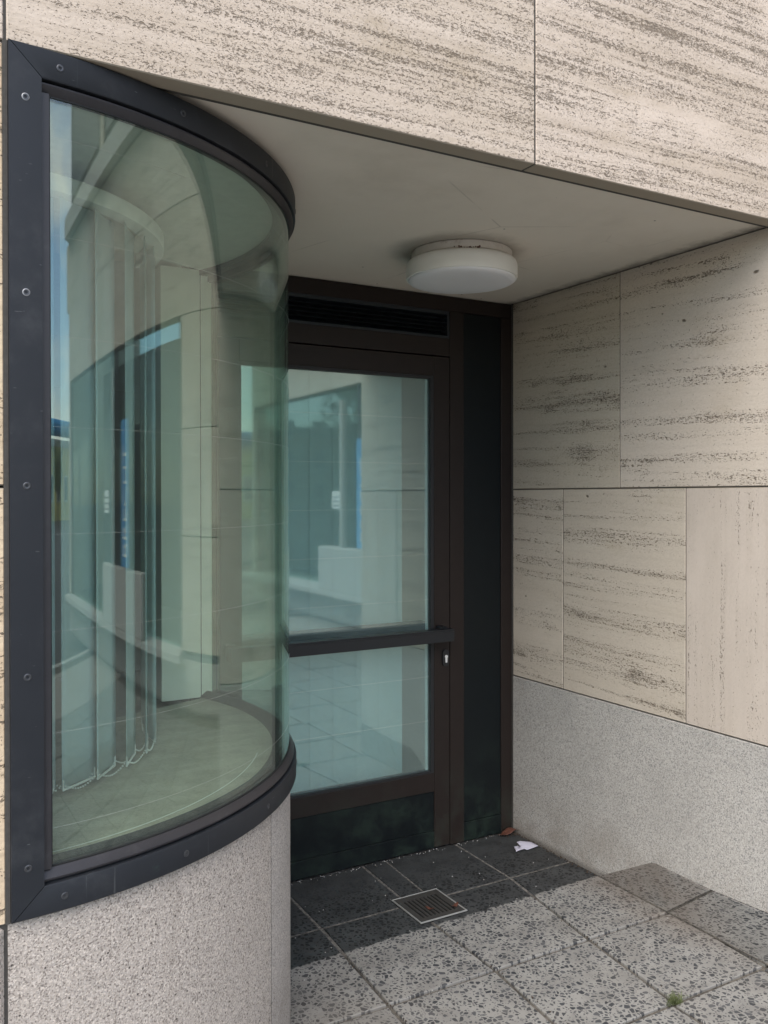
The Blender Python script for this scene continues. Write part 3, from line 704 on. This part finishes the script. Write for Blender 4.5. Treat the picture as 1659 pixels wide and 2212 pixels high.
# ------------------------------------------------------------------ floor drain
dn = thing('floor_drain', (1.856, 2.906, 0), 'square slotted metal drain cover set in the dark paving', 'drain')
gx0, gx1, gy0, gy1 = 1.750, 1.961, 2.797, 3.016
M['drain_rim'] = simple('drain_rim', (.40, .40, .385), .5, .5, .3, 60)
M['drain_plate'] = simple('drain_plate', (.055, .052, .048), .6, .3, .4, 50)
box('sump', gx0, gx1, gy0, gy1, -.003, .0022, 'void', dn)
bm = bmesh.new(); t = .0055
for a in ((gx0, gx1, gy0, gy0+t), (gx0, gx1, gy1-t, gy1), (gx0, gx0+t, gy0+t+.0002, gy1-t-.0002), (gx1-t, gx1, gy0+t+.0002, gy1-t-.0002)): bx(bm, *a, .0024, .0072, .0008)
link('rim', bm, 'drain_rim', dn)
box('plate', gx0+.0065, gx1-.0065, gy0+.0065, gy0+.031, .0024, .0062, 'drain_plate', dn); box('plate', gx0+.0065, gx1-.0065, gy1-.038, gy1-.0065, .0024, .0062, 'drain_plate', dn)
sx0, sx1 = gx0+.029, gx1-.022; npit = 9; pit = (sx1-sx0)/npit
edges = [gx0+.0065] + [sx0+pit*i+.0105 for i in range(npit)]
for i in range(npit+1):
    a = gx0+.0065 if i == 0 else sx0+pit*(i-1)+.0085
    b_ = sx0+pit*i if i < npit else gx1-.0065
    box('grate_bar', a, b_, gy0+.0315, gy1-.0385, .0024, .0062, 'drain_plate', dn, .0005)
# ------------------------------------------------------------------ litter
M['paper'] = simple('paper', (.60, .585, .69), .8, 0, .03, 20)
M['ink'] = simple('ink', (.10, .10, .13), .8)
def sheet(name, outline, hfun, mat, loc, label, cat, th=.0006, sub=5):
    bm = bmesh.new(); vs = [bm.verts.new((x, y, 0)) for x, y in outline]; bm.faces.new(vs)
    bmesh.ops.triangulate(bm, faces=bm.faces); bmesh.ops.subdivide_edges(bm, edges=bm.edges, cuts=sub, use_grid_fill=True)
    for v in bm.verts: v.co.z = hfun(v.co.x, v.co.y)
    o = link(name, bm, mat, None, True); o.location = loc; md = o.modifiers.new('thick', 'SOLIDIFY'); md.thickness = th
    return tag(o, label, cat)
pp = sheet('paper_scrap', [(-.066, -.046), (-.010, -.034), (-.006, -.048), (.060, -.046), (.066, .012), (.030, .046), (.004, .040), (-.004, .004), (-.034, .010)],
      lambda x, y_: .004 + .010*abs(x+.004)**.7*1.2 + .006*max(0, y_) + .004*math.sin(60*x+40*y_)*.3, 'paper', (2.535, 3.19, .003), 'crumpled white paper scrap lying on the dark paving', 'paper')
bm = bmesh.new(); bm.faces.new([bm.verts.new(c) for c in ((-.030, -.022, .0115), (-.017, -.020, .0105), (-.016, -.012, .0105), (-.028, -.010, .0115))]); mk = link('print_mark', bm, 'ink'); mk.parent = pp
M['dry_leaf'] = simple('dry_leaf', (.10, .036, .022), .7, 0, .4, 40)
sheet('dry_leaf', [(-.062, -.004), (-.035, -.020), (.0, -.024), (.040, -.018), (.062, -.030), (.045, .0), (.02, .014), (-.02, .014)],
      lambda x, y_: .006 + .014*math.cos(x*25)*.8 + .008*math.sin(55*x+30*y_), 'dry_leaf', (2.572, 3.338, .004), 'reddish brown dry leaf in the corner by the door frame', 'leaf')
for (x, y_, s, a) in ((1.935, 2.845, .34, .3), (1.838, 2.872, .3, 2.2)):
    o = sheet('dry_leaf', [(-.03*s*2, 0), (-.01*s*2, -.014*s*2), (.02*s*2, -.010*s*2), (.034*s*2, .004*s*2), (.008*s*2, .013*s*2)], lambda x_, y2: .002+.008*abs(math.sin(60*x_)), 'dry_leaf', (x, y_, .007), 'small red brown leaf bit lying on the drain cover, ' + ('right of its middle' if s == .34 else 'left of its middle'), 'leaf')
    o.rotation_euler.z = a
# grit and crumbs in the corner, one loose scatter
bm = bmesh.new()
for i in range(170):
    t_ = rng.random(); x = 1.2+1.4*t_; y_ = YD-.006-abs(rng.gauss(0, .012)); 
    if rng.random() < .4: x, y_ = rng.uniform(1.1, 2.6), rng.uniform(2.3, 3.35)
    bmesh.ops.create_icosphere(bm, subdivisions=1, radius=rng.uniform(.0010, .0026), matrix=Matrix.Translation((x, y_, .0015)))
tag(link('grit', bm, 'curb'), 'pale grit scattered on the paving before the door', 'grit', kind='stuff')
M['soil'] = simple('soil_crumb', (.055, .038, .026), .95, 0, .5, 90)
bm = bmesh.new()
for i in range(190):
    if i < 120: x, y_ = XW-.004-abs(rng.gauss(0, .009)), rng.uniform(2.80, 3.36)
    elif i < 150: x, y_ = XW-.01-abs(rng.gauss(0, .05)), YD-.01-abs(rng.gauss(0, .03))
    else: x, y_ = rng.choice((1.80, 2.22, 1.385))+rng.gauss(0, .004), rng.uniform(2.0, 2.75)
    bmesh.ops.create_icosphere(bm, subdivisions=1, radius=rng.uniform(.0012, .0036), matrix=Matrix.Translation((x, y_, .0012)) @ Matrix.Rotation(rng.uniform(0, 3), 4, 'X') @ Matrix.Diagonal((1, rng.uniform(.5, 1.8), .6, 1)))
tag(link('dirt', bm, 'soil'), 'dark soil crumbs gathered along the wall foot and joints', 'dirt', kind='stuff')
# grass tuft in the joint
M['grass'] = simple('grass_blade', (.085, .105, .035), .6, 0, .4, 30)
bm = bmesh.new()
for i in range(120):
    a = rng.uniform(0, 2*math.pi); c = Vector((rng.gauss(0, .017), rng.gauss(0, .008), -.004)); L = rng.uniform(.012, .04); d = Vector((math.cos(a), math.sin(a), 0)); wv = Vector((-d.y, d.x, 0))*.0011
    p1 = c + d*L*.35 + Vector((0, 0, L*.55)); p2 = c + d*L*.95 + Vector((0, 0, L*.62))
    v = [bm.verts.new(q) for q in (c-wv, c+wv, p1+wv*.8, p1-wv*.8, p2)]
    bm.faces.new((v[0], v[1], v[2], v[3])); bm.faces.new((v[3], v[2], v[4]))
g_ = tag(link('grass_tuft', bm, 'grass'), 'small green grass tuft growing from a joint of the pale paving', 'grass'); g_.location = (2.178, 1.972, 0)

# ------------------------------------------------------------------ the wing across the forecourt (seen in the glass)
XO = 5.0
wing = thing('shop_wing', (XO+.3, -2, 0), 'travertine shop wing with a wide display window, seen reflected in the glass', 'building')
W0, W1, WZ0, WZ1 = -6.0, .25, .45, 2.95
def wbox(name, y0_, y1_, z0, z1, mat, x0=XO, x1=XO+.25, par=wing, bev=.003): return box(name, x0, x1, y0_, y1_, z0, z1, mat, par, bev)
for a, c in ((.252, 1.05), (1.055, 1.875)):
    for z0, z1 in ((.45, 1.3), (1.305, 2.1), (2.105, 2.95)): wbox('stone_panel', a, c, z0, z1, 'trav_side')
for k in range(6):
    a = -6.1+k*1.33; wbox('stone_panel', a+.003, a+1.326, 2.955, 3.8, 'trav_side'); wbox('stone_panel', a+.003-.2, a+1.326-.2, 3.805, 4.6, 'trav_side')
wbox('stone_panel', -6.1, -6.003, .45, 2.95, 'trav_side')
wbox('plinth', -6.1, 1.875, -.02, .38, 'granite_grey', XO+.02); wbox('window_ledge', -6.1, .25, .3825, .4475, 'curb', XO-.28)
wbox('cornice', -6.12, 1.87, 4.62, 4.86, 'curb', XO-.22); wbox('cornice_shadow_strip', -6.1, 1.87, 4.605, 4.618, 'seal', XO-.02)
for k in range(3):
    a = -5.9+k*2.55; f = wbox('upper_window', a, a+2.3, 5.0, 7.3, 'frame_grey', XO+.05); wbox('pane', a+.08, a+2.22, 5.08, 7.22, 'lead', XO+.03, XO+.045, f)
    wbox('stone_panel', a+2.31, a+2.54, 4.9, 7.4, 'trav_side')
wbox('stone_panel', -6.1, 1.87, 7.41, 9.0, 'trav_side')
for y_ in (W0, -2.75, W1-.08): wbox('window_frame', y_, y_+.08, WZ0, WZ1, 'frame_grey', XO+.06, XO+.13)
wbox('pane', W0+.08, W1-.08, WZ0, WZ1, 'shop_glass', XO+.09, XO+.1)
wbox('display_back', W0, W1, .0, 3.2, 'display_wall', XO+2.2, XO+2.3); wbox('display_floor', W0, W1, .3, .445, 'display_wall', XO+.26, XO+2.2)
wbox('end_wall', -6.1, -6.0, .45, 9, 'trav_side', XO+.26, XO+6, wing)
# display things behind the glass
tag(box('display_block', XO-.26, XO-.06, -3.2, -1.2, .447, .98, 'curb', None, .01), 'pale stone block standing on the window ledge of the wing', 'block')
bm = bmesh.new(); tube(bm, [(XO-.16, -2.70, .982), (XO-.16, -2.70, 2.75)], .045, 12); tag(link('display_post', bm, 'post'), 'pale upright post on the pale stone block', 'post')
bn = thing('hanging_banner', (XO-.27, -1.97, 1.0), 'narrow blue banner lettered in white, hanging before the shop window of the wing', 'banner')
box('cloth', XO-.272, XO-.266, -2.15, -1.79, 1.003, 2.25, 'banner_blue', bn)
tcv = bpy.data.curves.new('lettering', 'FONT'); tcv.body = 'BRECHT'; tcv.size = .26; tcv.extrude = .001; tcv.align_x = 'CENTER'; tcv.align_y = 'CENTER'
to = bpy.data.objects.new('lettering', tcv); COL.objects.link(to); tcv.materials.append(M['white'])
# text plane faces -X; reading direction is up (+Z); letter tops point to +Y
rm = Matrix(((0, 0, -1), (0, -1, 0), (1, 0, 0))); dg = bpy.context.evaluated_depsgraph_get(); me = bpy.data.meshes.new_from_object(to.evaluated_get(dg)); bpy.data.objects.remove(to)
me.transform(rm.to_4x4()); me.name = 'lettering'; to = bpy.data.objects.new('lettering', me); COL.objects.link(to); to.location = (-.004, .01, .55); to.parent = bn
nt = thing('notice_board', (XO+.05, -3.3, 1.45), 'small white notice card in the shop window of the wing', 'notice')
box('card', XO+.050, XO+.056, -3.43, -3.18, 1.44, 1.66, 'white', nt); 
for k in range(3): box('text_line', XO+.0485, XO+.0495, -3.40, -3.22, 1.47+.055*k, 1.485+.055*k, 'lead', nt)

# ------------------------------------------------------------------ across the street (seen in the glass)
def building(x0, x1, y0_, y1_, h, mat, label, cols, rows_):
    b = thing('street_building', ((x0+x1)/2, y1_, 0), label, 'building')
    box('wall', x0, x1, y0_, y1_, -.13, h, mat, b)
    box('cornice', x0-.2, x1+.2, y1_+.002, y1_+.35, h-.5, h, 'curb', b)
    for i in range(cols):
        for j in range(rows_):
            x = x0+(i+.5)*(x1-x0)/cols; z = 1.2+j*3.3
            f = box('window', x-.75, x+.75, y1_+.002, y1_+.06, z, z+1.9, 'white', b)
            box('pane', x-.62, x+.62, y1_+.062, y1_+.07, z+.12, z+1.78, 'lead', f)
    return b
building(-40, -8, -92, -80, 9, 'far_plaster', 'long cream plaster street building with rows of windows, seen reflected', 9, 3)
building(12, 34, -68, -56, 5.6, 'far_yellow', 'low yellow plaster building far across the square, seen reflected', 8, 1)
def tree(x, y_, h, seed, label, lm):
    t = thing('street_tree', (x, y_, -.13), label, 'tree', 'trees along the far kerb'); rg = random.Random(seed)
    bm = bmesh.new(); tube(bm, [(x, y_, -.15), (x+.05, y_, h*.3), (x-.05, y_+.1, h*.6)], [.17, .13, .06], 8)
    for k in range(6):
        a = k*1.05; tube(bm, [(x, y_, h*(.3+.04*k)), (x+math.cos(a)*h*.22, y_+math.sin(a)*h*.22, h*(.55+.05*k))], [.06, .02], 5)
    link('trunk', bm, 'bark', t)
    bm = bmesh.new()
    for k in range(2600):
        d = Vector((rg.gauss(0, 1), rg.gauss(0, 1), rg.gauss(0, 1))).normalized()*(rg.random()**.4)
        rr2 = .75+.5*mnoise.noise(d*2.2+Vector((seed, 0, 0)))
        c = Vector((x, y_, h*.66)) + Vector((d.x*h*.3, d.y*h*.3, d.z*h*.36))*rr2; s = rg.uniform(.08, .17)
        u = Vector((rg.gauss(0, 1), rg.gauss(0, 1), rg.gauss(0, .6))).normalized(); v = u.orthogonal().normalized()
        bm.faces.new([bm.verts.new(c+u*s), bm.verts.new(c+v*s*.6), bm.verts.new(c-u*s), bm.verts.new(c-v*s*.6)])
    link('crown', bm, lm, t); return t
tree(16.5, -44, 5.2, 1, 'bushy street tree before the low yellow building, seen reflected', 'leafm')
tree(22.5, -42, 4.6, 2, 'light green street tree at the right end of the row, seen reflected', 'leafm2')
tree(-12, -21, 8.5, 3, 'tall street tree furthest to the left of the square, seen reflected', 'leafm')
tree(-6.5, -23, 8, 4, 'broad street tree in the middle of the square, seen reflected', 'leafm2')
tree(-17, -25, 9, 5, 'large street tree behind the others on the square, seen reflected', 'leafm')
pl = thing('blue_pipe', (6.5, -12, -.13), 'bright blue overhead site pipe on posts across the street, seen reflected', 'pipe')
bm = bmesh.new(); tube(bm, [(2.5, -13, 2.95), (14, -13, 2.95)], .17, 14); link('pipe_run', bm, 'far_blue', pl)
for x in (3.0, 13.2):
    bm = bmesh.new(); tube(bm, [(x, -13, -.15), (x, -13, 2.78)], .06, 8); link('post', bm, 'post', pl)
lp = thing('street_lamp', (-3.2, -7.5, -.13), 'grey street lamp with a long arm at the kerb, seen reflected', 'street lamp')
bm = bmesh.new(); tube(bm, [(-3.2, -7.5, -.15), (-3.2, -7.5, 5.2)], [.07, .045], 10); tube(bm, [(-3.2, -7.5, 5.1), (-3.1, -7.2, 5.45), (-2.9, -6.7, 5.5)], .03, 8); link('mast', bm, 'post', lp)
bm = bmesh.new(); bx(bm, -3.05, -2.75, -6.9, -6.4, 5.42, 5.52, .02); link('lamp_head', bm, 'post', lp)
